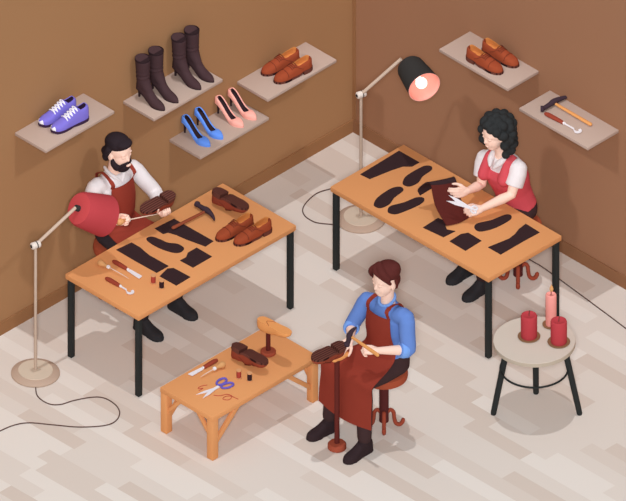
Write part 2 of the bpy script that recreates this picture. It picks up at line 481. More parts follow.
# lace-up shoes
g = 'brown lace-up shoes'
x0 = make_oxford(thing('leather_shoe', 'brown lace-up shoe on the left wall shelf, the one nearer the wall', 'shoe', (.100, -.865, 1.06), R(-98), g))
dup(x0, (.238, -.870, 1.06), (0, 0, R(-98)), 'brown lace-up shoe on the left wall shelf, at the shelf\'s front edge', g)
dup(x0, (1.620, -.235, 1.522), (0, 0, R(4)), 'brown lace-up shoe on the right wall shelf, at the shelf\'s front edge', g)
dup(x0, (1.640, -.090, 1.522), (0, 0, R(4)), 'brown lace-up shoe on the right wall shelf, the one nearer the wall', g)
# ---------------------------------------------------------------- worktables
def table(label, x0, x1, y0, y1):
    t = thing('work_table', label, 'table', ((x0 + x1) / 2, (y0 + y1) / 2, 0), 0, 'work tables')
    sx, sy = x1 - x0, y1 - y0
    bm = BM(); box(bm, (0, 0, .7275), (sx, sy, .045), .006); finish('table_top', bm, 'table_wood', t)
    for a in (-1, 1):
        for b in (-1, 1):
            bm = BM(); box(bm, (a * (sx / 2 - .032), b * (sy / 2 - .032), .3525), (.042, .042, .705), .006)
            finish('leg', bm, 'black_steel', t)
    bm = BM()
    if sx < sy: box(bm, (sx / 2 - .06, .09 * 0 + .03, .698), (.02, .03, .014), .003)
    else: box(bm, (-.09, -sy / 2 + .06, .698), (.03, .02, .014), .003)
    finish('latch', bm, 'ink', t)
    return t
table('long wooden work table with black legs in front of the bearded man', .538, 1.310, -3.560, -1.905)
table('long wooden work table with black legs in front of the curly-haired woman', 1.135, 2.797, -1.375, -.605)

# leather pieces cut from the outlines
def leather(name, label, pts, z, group, smooth=False):
    P = [PZ(x, y, z) for x, y in pts]
    c = sum(P, V()) / len(P); c.z = z
    poly = [p - c for p in P]
    if smooth:
        Q = [poly[-1]] + poly + poly[:2]
        out = []
        for i in range(1, len(poly) + 1):
            p0, p1, p2, p3 = Q[i - 1], Q[i], Q[i + 1], Q[i + 2]
            for j in range(5):
                t = j / 5
                out.append(.5 * ((2 * p1) + (p2 - p0) * t + (2 * p0 - 5 * p1 + 4 * p2 - p3) * t * t + (3 * p1 - p0 - 3 * p2 + p3) * t ** 3))
        poly = out
    bm = BM(); prism(bm, [(p.x, p.y) for p in poly], 0, .004)
    o = finish(name, bm, 'leather_dark', None, False); o.location = c
    return tag(o, label, 'leather piece', group)
g1 = 'dark leather pieces on the bearded man\'s table'
T = .75
bx0, bx1, by0, by1, BH = 1.715, 2.268, -3.742, -2.625, .40
leather('shaft_pattern', 'long dark leather boot-shaft piece lying under the brown-handled hammer', [(154.8, 228.7), (174, 219), (213.5, 241.4), (205.6, 246.7), (186, 239.5), (176.4, 235.2), (168, 232.8), (163, 234.2)], T, g1)
leather('sole_pattern', 'dark leather sole-shaped piece on the bearded man\'s table', [(146.5, 238.7), (152, 236.9), (161, 240), (168, 243), (177.6, 244.2), (184, 248.4), (180.5, 252.5), (172.5, 252.7), (159, 248.2), (149.2, 242.5)], T, g1, True)
leather('notched_pattern', 'small notched dark leather piece beside the table\'s front edge on the bearded man\'s table', [(180, 260.7), (186.2, 257.5), (187.8, 253), (196.7, 247.9), (212, 256.8), (193, 267.8)], T, g1)
leather('shaft_pattern', 'long dark leather boot-shaft piece between the knives and the sole shape', [(116.2, 250), (131.6, 242.8), (140.5, 247.9), (145, 252), (149.5, 255.6), (168.6, 266.3), (156.6, 273), (136.7, 262)], T, g1)
leather('square_pattern', 'small squarish dark leather piece next to the red and black thread spools', [(159.7, 276.5), (167.4, 268.8), (173.7, 268.3), (190.4, 277.3), (176.3, 285.7)], T, g1)
g2 = 'dark leather pieces on the woman\'s table'
leather('shaft_pattern', 'long dark leather boot-shaft piece at the far corner of the woman\'s table', [(360.3, 174.6), (399, 151), (419.4, 162.6), (412.2, 166.7), (402.7, 166.7), (391.9, 170.3), (369.8, 179.2)], T, g2)
leather('sole_pattern', 'dark leather sole-shaped piece nearest the far corner boot-shaft piece', [(402.7, 182.3), (406.3, 176.3), (418.2, 169), (425.4, 166), (431.4, 166.7), (431.4, 170.3), (423, 176.3), (418.2, 182.8), (409.9, 186.6), (403.9, 185.2)], T, g2, True)
leather('sole_pattern', 'dark leather sole-shaped piece nearest the left end of the woman\'s table', [(373.9, 203.9), (377.5, 197.9), (389.5, 189.5), (397.9, 187), (402.7, 188.3), (402.7, 191.4), (394.3, 197.9), (389.5, 204.3), (381, 208.2), (375, 206.7)], T, g2, True)
leather('sole_pattern', 'dark leather sole-shaped piece at the front edge of the woman\'s table', [(387.6, 210.6), (390.7, 206.3), (403.9, 202.7), (415.8, 197.9), (423, 197.9), (424.2, 201), (419.4, 205), (408.7, 209.9), (396.7, 214.2), (389.5, 213.4)], T, g2, True)
leather('square_pattern', 'small dark leather piece partly under the held brown leather', [(423, 227.8), (437.9, 218.2), (447, 222), (445.5, 226.5), (447, 229.8), (455.4, 231.4), (443.4, 237.4)], T, g2)
leather('square_pattern', 'small squarish dark leather piece at the middle of the table\'s front edge', [(449.6, 241.5), (461, 234.3), (468.3, 233), (481.5, 241), (465.5, 251)], T, g2)
leather('sole_pattern', 'dark leather sole-shaped piece in front of the woman\'s scissor hand', [(474.3, 227), (478, 223.5), (492.3, 220), (504.3, 215.2), (510.3, 215.2), (511.5, 218.3), (506.7, 222.3), (494.7, 228.3), (482.7, 231.5), (476.7, 230.7)], T, g2, True)
leather('shaft_pattern', 'long dark leather boot-shaft piece at the right end of the woman\'s table', [(488, 247.5), (509, 239), (515, 234.3), (518.7, 229.5), (525.8, 224), (539.7, 232.6), (523.4, 241.5), (500.7, 254.7)], T, g2)

# shoes on the table
dup(x0, (1.055, -2.300, T), (0, 0, R(-97)), 'brown lace-up shoe standing on the bearded man\'s table, the one nearer the hammer', 'brown lace-up shoes')
dup(x0, (1.190, -2.245, T), (0, 0, R(-97)), 'brown lace-up shoe standing on the bearded man\'s table, at the front edge', 'brown lace-up shoes')
up = make_oxford(thing('leather_shoe', 'upturned brown shoe showing its dark sole at the far end of the bearded man\'s table', 'shoe', (.835, -2.115, T + .118), 0, 'upturned shoes'), 'oxford_red')
up.rotation_euler = (R(172), R(3), R(2))
dup(up, (1.995, -3.072, BH + .118), (R(172), R(3), R(2)), 'upturned brown shoe showing its dark sole on the low bench', 'upturned shoes')

# hammers: local handle along +X from 0, head at origin across Y
def make_hammer(root, head, wood, L=.30, hl=.23):
    bm = BM()
    tube(bm, [(-.004, 0, .020), (.10, 0, .018), (L, 0, .016)], [.011, .0125, .0155], 10, 4, flat=.8, fdir=V((0, 0, 1)))
    finish('handle', bm, wood, root)
    bm = BM()
    tube(bm, [(-.012, -.5 * hl, .024), (-.002, -.46 * hl, .024), (0, -.4 * hl, .024)], [.022, .025, .017], 12, 1, False)
    tube(bm, [(0, -.42 * hl, .024), (0, -.15 * hl, .026), (-.004, .0, .027), (0, .2 * hl, .026), (.010, .4 * hl, .022), (.024, .55 * hl, .016)], [.017, .020, .024, .019, .014, .008], 12, 4)
    finish('head', bm, head, root)
    return root
h1 = PZ(206, 213.5, T)
ham = make_hammer(thing('hammer', 'small brown-handled hammer lying on a leather piece on the bearded man\'s table', 'hammer', (h1.x, h1.y, T + .004), R(-94), 'hammers'), 'hammer_head', 'hammer_brown', .32, .22)
h2 = PZ(554, 105, 1.405)
make_hammer(thing('hammer', 'tan-handled hammer with dark curved head on the right wall shelf', 'hammer', (h2.x, h2.y, 1.405), R(0), 'hammers'), 'hammer_head', 'hammer_wood', .38, .26)

# knives: local +X from the handle's end
def make_knife(root, kind='straight', L=.27):
    bm = BM(); hl = L * .5
    tube(bm, [(0.012, 0, .012), (.04, 0, .013), (hl * .8, 0, .012), (hl, 0, .010)], [.016, .0195, .017, .013], 10, 3, flat=.65, fdir=V((0, 0, 1))) if False else tube(bm, [(0.012, 0, .012), (.04, 0, .013), (hl * .8, 0, .012), (hl, 0, .010)], [.016, .0195, .017, .013], 10, 3, flat=.8, fdir=V((0, 0, 1)))
    finish('handle', bm, 'knife_handle', root)
    bm = BM(); lathe(bm, [(.0105, 0), (.0115, .004), (.0105, .014)], 12, (hl, 0, .011), Quaternion((0, 1, 0), PI / 2)); finish('ferrule', bm, 'ferrule', root)
    bm = BM()
    if kind == 'straight':
        prism(bm, [(hl + .01, -.014), (L * .9, -.023), (L, -.023), (L * .97, .016), (hl + .02, .015)], .008, .0115)
    else:
        o_, i_ = [], []
        for i in range(11):
            s = i / 10; a = -1.2 + 2.6 * s
            o_.append((L - .045 + .040 * math.cos(a), -.002 + .034 * math.sin(a)))
            i_.append((L - .045 + .014 * math.cos(a), -.001 + .012 * math.sin(a)))
        prism(bm, [(hl + .01, -.006), (L - .075, -.010)] + [(L - .04, -.033)] + o_ + i_[::-1] + [(L - .06, -.012), (L - .08, .006), (hl + .01, .007)], .008, .0115)
    finish('blade', bm, 'blade', root, False)
    return root
def place(px0, py0, px1, py1, z):
    a, b = PZ(px0, py0, z), PZ(px1, py1, z); d = b - a
    return a, math.atan2(d.y, d.x), d.length
def knife(kind, label, p, z):
    a, r, l = place(*p, z); return make_knife(thing('leather_knife', label, 'knife', a, r, 'leather knives'), kind, l)
knife('straight', 'brown-handled flat knife nearer the leather pieces on the bearded man\'s table', (113, 262.2, 141.5, 278.5), T)
knife('hook', 'brown-handled hooked knife nearest the bearded man\'s table edge', (105.8, 279.2, 133.8, 294.8), T)
knife('straight', 'brown-handled flat knife on the low bench', (217.2, 361, 190, 376.6), BH)
knife('hook', 'brown-handled hooked knife on the right wall shelf', (545, 114.5, 581.5, 133.6), 1.405)
# awls
def make_awl(root, L, up=None):
    bm = BM(); q = Quaternion((0, 1, 0), PI / 2)
    lathe(bm, [(.002, 0), (.019, .003), (.026, .016), (.026, .032), (.018, .052), (.013, .066), (.014, .078), (.013, .088)], 18, (0, 0, .026), q); finish('handle', bm, 'awl_handle', root)
    bm = BM(); lathe(bm, [(.013, .088), (.015, .092), (.014, .106), (.006, .110)], 16, (0, 0, .026), q); finish('ferrule', bm, 'ferrule', root)
    bm = BM(); tube(bm, [(.106, 0, .026), (L * .8, 0, .020), (L, 0, .014)], [.0045, .004, .0015], 8); finish('needle', bm, 'needle', root)
    return root
a, r, l = place(98.5, 264.8, 128.5, 280, T); make_awl(thing('awl', 'tan-handled awl lying at the back left of the bearded man\'s table', 'awl', a, r, 'awls'), l)
a, r, l = place(224.5, 366.5, 200.5, 378.5, BH); make_awl(thing('awl', 'tan-handled awl lying beside the scissors on the low bench', 'awl', a, r, 'awls'), l)
# thread spools
def spool(label, px, py, z, th):
    p = PZ(px, py, z); t = thing('thread_spool', label, 'spool', p, 0, 'thread spools')
    bm = BM(); lathe(bm, [(.022, 0), (.023, .003), (.022, .007), (.009, .007), (.009, .066), (.020, .066), (.021, .069), (.020, .073), (.004, .073)], 20); finish('core', bm, 'spool_wood', t)
    bm = BM(); lathe(bm, [(.010, .008), (.017, .009), (.0185, .036), (.017, .064), (.010, .065)], 20); finish('thread', bm, th, t)
spool('small red thread spool on the bearded man\'s table', 153.3, 283, T, 'thread_red')
spool('small black thread spool on the bearded man\'s table', 161.6, 288, T, 'thread_black')
spool('small red thread spool on the low bench', 238.8, 378, BH, 'thread_red')
spool('small black thread spool on the low bench', 249.6, 380.6, BH, 'thread_black')

# ---------------------------------------------------------------- low bench
t = thing('low_bench', 'low wooden work bench with square legs and diagonal braces', 'bench', ((bx0 + bx1) / 2, (by0 + by1) / 2, 0))
sx, sy = bx1 - bx0, by1 - by0
bm = BM(); box(bm, (0, 0, BH - .0225), (sx, sy, .045), .006); finish('bench_top', bm, 'bench_wood', t)
for a in (-1, 1):
    for b in (-1, 1):
        bm = BM(); box(bm, (a * (sx / 2 - .034), b * (sy / 2 - .034), (BH - .045) / 2), (.062, .062, BH - .045), .005); finish('leg', bm, 'bench_wood', t)
for a in (-1, 1):
    for b in (-1, 1):
        bm = BM(); A = V((a * (sx / 2 - .034), b * (sy / 2 - .06), .13)); B = V((a * (sx / 2 - .034), b * (sy / 2 - .30), BH - .046))
        d = B - A; ang = math.atan2(d.z, d.y)
        box(bm, (A + B) / 2, (.03, d.length + .01, .034), .003, Matrix.Rotation(ang, 3, 'X')); finish('brace', bm, 'bench_wood', t)
for b in (-1, 1):
    for a in (-1, 1):
        bm = BM(); A = V((a * (sx / 2 - .06), b * (sy / 2 - .034), .20)); B = V((a * (sx / 2 - .19), b * (sy / 2 - .034), BH - .046)); d = B - A
        box(bm, (A + B) / 2, (d.length + .01, .026, .028), .003, Matrix.Rotation(-math.atan2(d.z, d.x), 3, 'Y'))
        finish('brace', bm, 'bench_wood', t)
# scissors on the bench
def make_scissors(root, handle, blade, s=1.0, opn=.22, ls=1.0):
    for sg, nm in ((1, 'blade'), (-1, 'blade')):
        bm = BM(); rot = Matrix.Rotation(sg * opn, 3, 'Z')
        prism(bm, [(rot @ V(p))[:2] for p in ((-.012 * s, -.008 * s * sg, 0), (.02 * s, -.013 * s * sg, 0), (.10 * s, -.013 * s * sg, 0), (.165 * s, .0, 0), (.10 * s, .010 * s * sg, 0), (-.012 * s, .008 * s * sg, 0))][::sg], .006 + .003 * sg, .0088 + .003 * sg)
        finish('blade', bm, blade, root, False)
    for sg in (1, -1):
        bm = BM(); rot = Matrix.Rotation(sg * opn, 3, 'Z'); n = 22
        pts = []
        for i in range(n + 1):
            a = 2 * PI * i / n
            pts.append(rot @ V((-.012 * s + ls * s * (-.054 + .044 * math.cos(a)), ls * s * (-sg * .016 + .025 * math.sin(a)), .0)) + V((0, 0, .0085)))
        tube(bm, pts, .0075 * s, 8, 1, False)
        finish('handle', bm, handle, root)
    bm = BM(); lathe(bm, [(.007 * s, .002), (.007 * s, .014), (.003 * s, .0155)], 14); finish('pivot', bm, blade, root)
    return root
p = PZ(217.5, 388, BH); q = PZ(200, 397, BH)
make_scissors(thing('scissors', 'open scissors with purple handles on the low bench', 'scissors', p, math.atan2((q - p).y, (q - p).x)), 'scissor_purple', 'blade', 1.12, .2)
def thread(label, pts, z):
    P = [PZ(x, y, z) for x, y in pts]; c = P[0].copy()
    bm = BM(); tube(bm, [p - c + V((0, 0, .003)) for p in P], .0026, 6, 5)
    o = finish('thread_strand', bm, 'thread_line'); o.location = c; tag(o, label, 'thread', 'loose threads')
thread('short red thread strand lying left of the scissors', [(207, 385.3), (201, 386.5), (198, 388.8), (203, 388.6), (199, 390.8)], BH)
thread('looped red thread strand lying by the bench front edge', [(214, 395.6), (220, 396), (227, 394.6), (232, 396.5), (229, 400), (223, 399.5), (225, 397), (231, 396.5), (238, 399.4)], BH)

# shoemaker stands
def make_last(bm, L):
    f = ShoeForm(L, OXW, [(0, .06), (.08, .085), (.3, .088), (.5, .075), (.65, .058), (.8, .048), (.93, .036), (1, .014)], lambda t: .004, None)
    rings = []
    for tt in f.ts(0, 1, 30):
        rings.append([f.pt(tt, PI / 2 * i / 8, 1) for i in range(9)] + [f.pt(tt, PI / 2 * i / 8, -1) for i in range(8)][::-1])
    loft(bm, rings); return f
sb = PZ(268.2, 353.5, BH)
t = thing('last_stand', 'small stand with a tan wooden shoe last on the low bench', 'shoe stand', sb, 0, 'shoemaker stands')
bm = BM(); lathe(bm, [(.050, 0), (.058, .006), (.058, .024), (.050, .032), (.0002, .034)], 28); finish('base', bm, 'stand_base', t)
bm = BM(); lathe(bm, [(.017, .030), (.017, .235)], 16); finish('post', bm, 'stand_post', t)
bm = BM(); f = make_last(bm, .33)
M = Matrix.Translation((.07, 0, .295)) @ Matrix.Rotation(R(172), 4, 'X') @ Matrix.Rotation(R(2), 4, 'Y')
bmesh.ops.transform(bm, matrix=M, verts=bm.verts); o = finish('shoe_last', bm, 'last_wood', t)
bm = BM(); tube(bm, [M @ V(((.25 - .5) * .33 + x, y, .0035)) for x, y in ((.05, -.041), (.0, .0), (.06, .041))], .0024, 6, 6); finish('seam', bm, 'last_line', o)
bm = BM(); tube(bm, [M @ f.pt(.40, .05 + .2 * i, -1, .0015) for i in range(6)], .0022, 6); finish('seam', bm, 'last_line', o)
ST = V((2.800, -2.968, 0))
t = thing('last_stand', 'tall stand on the floor between the feet of the man in blue', 'shoe stand', ST, 0, 'shoemaker stands')
bm = BM(); lathe(bm, [(.060, 0), (.070, .008), (.070, .038), (.060, .050), (.0002, .052)], 28); finish('base', bm, 'stand_base', t)
bm = BM(); lathe(bm, [(.019, .048), (.019, .80)], 16); finish('post', bm, 'stand_post', t)
bm = BM(); tube(bm, [(-.008, -.02, .812), (-.006, .02, .808), (-.004, .06, .806), (.0, .105, .806)], [.022, .025, .025, .019], 14, 4); finish('shoe_last', bm, 'last_wood', t)
sh = dup(up, (2.792, -3.045, .922), (R(170), R(-4), R(-90)), 'upturned brown shoe on the tall stand before the man in blue', 'upturned shoes')
sh = dup(up, (.590, -2.640, .975), (R(168), R(0), R(-90)), 'upturned brown shoe held by the bearded man', 'upturned shoes')

# ---------------------------------------------------------------- floor lamps
def lamp(label, base, joint_h, tip, axis, sc, L, r0, r1, outer, cap, back, inner, cord_pts):
    t = thing('floor_lamp', label, 'lamp', (base.x, base.y, 0), 0, 'floor lamps')
    bm = BM(); lathe(bm, [(.176, 0), (.182, .006), (.182, .014), (.172, .022), (.130, .036)], 48); finish('foot', bm, 'lamp_foot', t)
    bm = BM(); lathe(bm, [(.130, .034), (.128, .040), (.0002, .040)], 48); finish('base_plate', bm, 'lamp_plate', t)
    bm = BM(); tube(bm, [(0, 0, .038), (0, 0, joint_h)], .0115, 14, 1, False); finish('pole', bm, 'lamp_metal', t)
    tipl = tip - V((base.x, base.y, 0)); jt = V((0, 0, joint_h))
    jd = V((.25, .97, 0)).normalized()
    bm = BM(); lathe(bm, [(.0002, -.036), (.020, -.036), (.027, -.030), (.027, .030), (.023, .036), (.0002, .036)], 20, jt, V((0, 0, 1)).rotation_difference(jd)); j = finish('joint', bm, 'lamp_joint', t)
    bm = BM(); lathe(bm, [(.0002, -.0385), (.013, -.0385), (.013, -.034)], 16, jt, V((0, 0, 1)).rotation_difference(jd))
    lathe(bm, [(.0275, .004), (.0275, .012), (.026, .013)], 20, jt, V((0, 0, 1)).rotation_difference(jd)); finish('screw', bm, 'ink', j)
    d = (tipl - jt).normalized()
    bm = BM(); tube(bm, [jt + d * .02, tipl], .0135, 12, 1, False); finish('arm', bm, 'lamp_metal', t)
    q = V((0, 0, 1)).rotation_difference(axis)
    # shade: outer shell, back disc and inner shell, open at the front
    o0 = V(sc) - V((base.x, base.y, 0))
    bm = BM(); lathe(bm, [(.0002, -.065 if cap == 'lamp_joint' else -.035), (.022, -.065 if cap == 'lamp_joint' else -.035), (.024, -.03), (.024, .002)], 16, o0, q); finish('socket_cap', bm, cap, t)
    bm = BM(); n = 40
    prof = [(r0 * .90, -.001), (r0, .022), (r0 + (r1 - r0) * .5, L * .5), (r1, L), (r1 - .006, L), (r0 + (r1 - r0) * .5 - .006, L * .5), (r0 - .006, .012)]
    rings = [[o0 + q @ V((r * math.cos(2 * PI * i / n), r * math.sin(2 * PI * i / n), z)) for i in range(n)] for r, z in prof[:4]]
    loft(bm, rings, False); s = finish('lamp_shade', bm, outer, t)
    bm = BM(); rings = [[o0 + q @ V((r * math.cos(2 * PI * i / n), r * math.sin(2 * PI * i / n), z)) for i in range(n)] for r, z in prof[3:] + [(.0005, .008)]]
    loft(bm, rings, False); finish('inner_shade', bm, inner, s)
    bm = BM(); lathe(bm, [(.0005, -.002), (r0 * .86, -.002), (r0 * .91, .0005), (r0 * .89, .004), (.0005, .004)], n, o0, q); finish('back_disc', bm, back, s)
    bm = BM(); ell(bm, o0 + axis * (L * .80), (.044, .044, .044)); tube(bm, [o0 + axis * .01, o0 + axis * (L * .7)], [.018, .024], 12); finish('bulb', bm, 'bulb', t)
    bm = BM(); P = [PZ(x, y, 0) - V((base.x, base.y, 0)) + V((0, 0, .0046)) for x, y in cord_pts]
    tube(bm, P, .0044, 8, 6); finish('cord', bm, 'cord', t)
    return t
B1 = PZ(35.5, 374, 0)
ax1 = V((.212, .809, -.546)).normalized()
tip1 = V((B1.x + .01, B1.y + .41, 1.312)); sc1 = tip1 + ax1 * .035
lamp('floor lamp with a red shade standing left of the bearded man\'s table', B1, 1.172, tip1, ax1, sc1, .262, .133, .160, 'lamp_red', 'lamp_black', 'lamp_red_light', 'lamp_inner',
     [(35.6, 386), (37.5, 396.5), (48, 404), (60, 405), (75, 400.7), (93.5, 397.6), (105.5, 399), (116, 405.8), (119.7, 414), (114.6, 422.3), (102.5, 426.3), (78.4, 427.5), (54, 425.4), (30, 423.3), (15, 425.4), (0, 431.4), (-30, 446)])
B2 = PZ(361, 220, 0)
ax2 = V((.929, -.347, -.065)).normalized()
tip2 = V((B2.x + .215, B2.y + .205, 1.468)); sc2 = tip2 + ax2 * .060 + V((.026, .026, -.022))
lamp('floor lamp with a black shade standing behind the woman\'s table', B2, 1.142, tip2, ax2, sc2, .27, .104, .128, 'lamp_black', 'lamp_joint', 'lamp_black', 'lamp_inner',
     [(339, 227), (332, 225), (322, 224), (314, 222.3), (305.5, 217), (302.6, 210.5), (306.4, 202.8), (316.6, 194), (329.5, 189.6), (352, 184), (385, 184), (420, 196), (470, 221), (529, 259.5), (546, 270), (600, 309.5), (626, 329), (670, 362)])

# ---------------------------------------------------------------- round side table with candles
rc = PZ(534.3, 340, .65); rc.z = 0
t = thing('round_stool', 'small round three-legged table holding three candles', 'side table', rc)
bm = BM(); lathe(bm, [(.295, .612), (.306, .616), (.306, .648)], 64); finish('rim', bm, 'round_rim', t)
bm = BM(); lathe(bm, [(.306, .646), (.304, .651), (.0003, .651)], 64); finish('table_top', bm, 'round_top', t)
legs = []
for (tx, ty, bx_, by_) in ((507, 350, 493.5, 413), (566, 350, 579.5, 413), (536.0, 338, 536, 392)):
    a = PZ(bx_, by_, .012) - rc; b = PZ(tx, ty, .612) - rc
    c_ = V((a.x * .66, a.y * .66, .612)); legs.append((a, c_))
    bm = BM(); tube(bm, [a, c_], [.022, .024], 14); finish('leg', bm, 'black_steel', t)
bm = BM(); n = 48
tube(bm, [(.252 * math.cos(2 * PI * i / n), .252 * math.sin(2 * PI * i / n), .395) for i in range(n + 1)], .008, 8, 1, False); finish('ring', bm, 'black_steel', t)
def candle(label, dl, px, py, r, h, m, lit):
    p = PZ(px, py, .651)
    d = thing('candle_dish', dl, 'dish', p, 0, 'candle dishes')
    bm = BM(); lathe(bm, [(.060 if r > .05 else .055, 0), (r + .020, .003), (r + .024, .010), (r + .021, .012), (r + .012, .008), (.0003, .007)], 32); finish('plate', bm, 'dish', d)
    c = thing('candle', label, 'candle', p + V((0, 0, .0075)), 0, 'candles')
    bm = BM(); lathe(bm, [(r * .98, 0), (r, .004), (r, h - .012), (r * .93, h - .003), (r * .8, h), (r * .55, h - .008), (.0003, h - .011)], 32); finish('wax', bm, m, c)
    bm = BM(); tube(bm, [(0, 0, h - .012), (.001, .001, h + .012), (.004, .003, h + .036)], .0032, 8, 3); w = finish('wick', bm, 'wick', c)
    if lit:
        bm = BM(); lathe(bm, [(.0004, h + .018), (.011, h + .030), (.0155, h + .045), (.012, h + .060), (.005, h + .076), (.0004, h + .088)], 16, (.003, .002, 0)); finish('flame', bm, 'flame', w)
candle('lit tall pink candle at the back of the round table', 'small brown dish under the lit pink candle', 551, 325, .041, .275, 'candle_pink', True)
candle('thick red candle on the left of the round table', 'small brown dish under the left red candle', 529, 337, .061, .195, 'candle_red', False)
candle('thick red candle on the right of the round table', 'small brown dish under the right red candle', 558.8, 342.5, .061, .195, 'candle_red', False)

# ---------------------------------------------------------------- stools
def make_stool(root):
    bm = BM(); lathe(bm, [(.10, .435), (.155, .438), (.176, .455), (.180, .480), (.176, .512), (.158, .522), (.10, .526), (.0003, .526)], 40); finish('seat', bm, 'stool_seat', root)
    bm = BM(); lathe(bm, [(.036, .05), (.036, .44)], 20); finish('post', bm, 'stool_post', root)
    for k in range(4):
        a = R(-45 + 90 * k); d = V((math.cos(a), math.sin(a), 0))
        d = d * .78; pts = [d * .030 + V((0, 0, .125)), d * .060 + V((0, 0, .150)), d * .090 + V((0, 0, .128)), d * .098 + V((0, 0, .075)), d * .112 + V((0, 0, .030)), d * .145 + V((0, 0, .016)), d * .172 + V((0, 0, .034)), d * .182 + V((0, 0, .058))]
        bm = BM(); tube(bm, pts, [.015, .015, .015, .015, .015, .016, .016, .015], 10, 4); finish('leg', bm, 'stool_leg', root)
    return root
s0 = make_stool(thing('swivel_stool', 'brown round swivel stool under the bearded man', 'stool', (.295, -2.770, 0), 0, 'swivel stools'))
dup(s0, (2.222, -.490, 0), (0, 0, 0), 'brown round swivel stool under the curly-haired woman', 'swivel stools')
dup(s0, (2.845, -2.520, 0), (0, 0, 0), 'brown round swivel stool under the man in blue', 'swivel stools')

# ---------------------------------------------------------------- people
def torso(bm, pel, neck, left, secs, n=28):
    ax = (neck - pel); u = ax.normalized(); l = (left - u * left.dot(u)).normalized(); f = l.cross(u)
    rings = []
    for s, a, b, fo in secs:
        c = pel + ax * s + f * fo
        rings.append([c + l * a * (abs(math.cos(q)) ** .85) * (1 if math.cos(q) >= 0 else -1) + f * b * (abs(math.sin(q)) ** .9) * (1 if math.sin(q) >= 0 else -1) for q in [2 * PI * i / n for i in range(n)]])
    loft(bm, rings)
def hand(bm, w, d, n, s, curl=(.5, .5, .5, .5), k=1.0, thumb=.4):
    """w wrist, d towards the knuckles, n palm side (fingers curl that way), s thumb side"""
    d = d.normalized(); n = (n - d * n.dot(d)).normalized(); s = (s - d * s.dot(d) - n * s.dot(n)).normalized()
    for i in range(4):
        y = (.030 - .020 * i) * k
        kn = w + d * (.088 - .006 * abs(i - 1)) * k + s * y
        tube(bm, [w + s * y * .5, w + d * .045 * k + s * y * .9, kn], [.0165 * k, .0165 * k, .013 * k], 10)
        L = (.072, .080, .075, .060)[i] * k; p = kn; a = 0; pts = [p]
        for fr, m_ in ((.45, 1.0), (.31, 1.1), (.24, .8)):
            a += curl[i] * m_; p = p + (d * math.cos(a) + n * math.sin(a)) * L * fr; pts.append(p)
        tube(bm, pts, [.0105 * k, .0098 * k, .009 * k, .0078 * k], 10)
    t0 = w + d * .022 * k + s * .022 * k
    dir1 = (d * .62 + s * .72 + n * .30 * (1 + thumb)).normalized(); p1 = t0 + dir1 * .038 * k
    dir2 = (d * .80 + s * .30 + n * (.4 + thumb)).normalized(); p2 = p1 + dir2 * .034 * k
    dir3 = (d * .85 + s * (.05 - .3 * thumb) + n * (.5 + thumb)).normalized(); p3 = p2 + dir3 * .026 * k
    tube(bm, [t0, p1, p2, p3], [.017 * k, .0135 * k, .0115 * k, .0095 * k], 10)
def headframe(c, fwd, up):
    u = up.normalized(); f = (fwd - u * fwd.dot(u)).normalized(); l = u.cross(f)
    M3 = Matrix((f, l, u)).transposed(); return c, M3
def hp(hf, p): return hf[0] + hf[1] @ V(p)
def hell(bm, hf, c, r, seg=20): ell(bm, hp(hf, c), r, hf[1], seg)
def htube(bm, hf, pts, r, n=10, k=4): tube(bm, [hp(hf, p) for p in pts], r, n, k)
def person_body(pr):
    """one continuous skin mesh: torso, neck, head, arms, hands, legs, feet"""
    bm = BM(); pel, neck, left = pr['pelvis'], pr['neck'], pr['left']
    torso(bm, pel, neck, left, [(-.12, .10, .075, 0), (0, .135, .090, 0), (.25, .118, .085, 0), (.6, .140, .092, 0), (.85, .128, .075, 0), (.96, .075, .055, 0), (1.02, .045, .045, 0)])
    hf = headframe(*pr['head'])
    tube(bm, [neck - V((0, 0, .05)), neck, hp(hf, (-.022, 0, -.075)), hp(hf, (-.015, 0, -.02))], [.058, .050, .048, .05], 18)
    hell(bm, hf, (-.004, 0, .035), (.098, .083, .098), 28); hell(bm, hf, (.020, 0, -.025), (.076, .071, .086), 28); hell(bm, hf, (.034, 0, -.078), (.050, .048, .044), 20)
    htube(bm, hf, [(.086, 0, .016), (.093, 0, -.008), (.099, 0, -.026)], [.008, .010, .0115])
    for sd in (1, -1):
        hell(bm, hf, (-.006, sd * .084, -.012), (.022, .011, .033), 16)
        hell(bm, hf, (.080, sd * .030, .004), (.013, .019, .010), 14)
        hell(bm, hf, (.080, sd * .032, .028), (.012, .026, .008), 14)
    lx = pr.get('lip', (.086, .010, .022, .008)); hell(bm, hf, (lx[0], 0, -.066), lx[1:], 14); 
    for s in ('R', 'L'):
        sh, el, wr = pr['sh' + s], pr['el' + s], pr['wr' + s]
        inn = sh + (neck - sh) * .35 - V((0, 0, .03))
        tube(bm, [inn, sh, (sh + el) / 2, el, el + (wr - el) * .3, wr], [.05, .050, .043, .038, .039, .0255], 16)
        d, n, sd, curl, th = pr['hand' + s]
        tube(bm, [wr, wr + d.normalized() * .03], [.0255, .022], 14)
        hand(bm, wr + d.normalized() * .006, d, n, sd, curl, 1.0, th)
        hip = pel + left * (.085 if s == 'L' else -.085) - V((0, 0, .03)); kn, an = pr['kn' + s], pr['an' + s]
        tube(bm, [hip, (hip + kn) / 2, kn, kn + (an - kn) * .35, an], [.075, .068, .054, .052, .034], 16)
        tube(bm, [an, an + V((0, 0, -.045)), an + V((0, 0, -.06)) + pr['toe'] * .10, an + V((0, 0, -.066)) + pr['toe'] * .18], [.034, .034, .026, .018], 12)
    return remesh(bm, .0048, 3), hf
def rel(me, root):
    me.transform(Matrix.Translation(-root.location)); return me
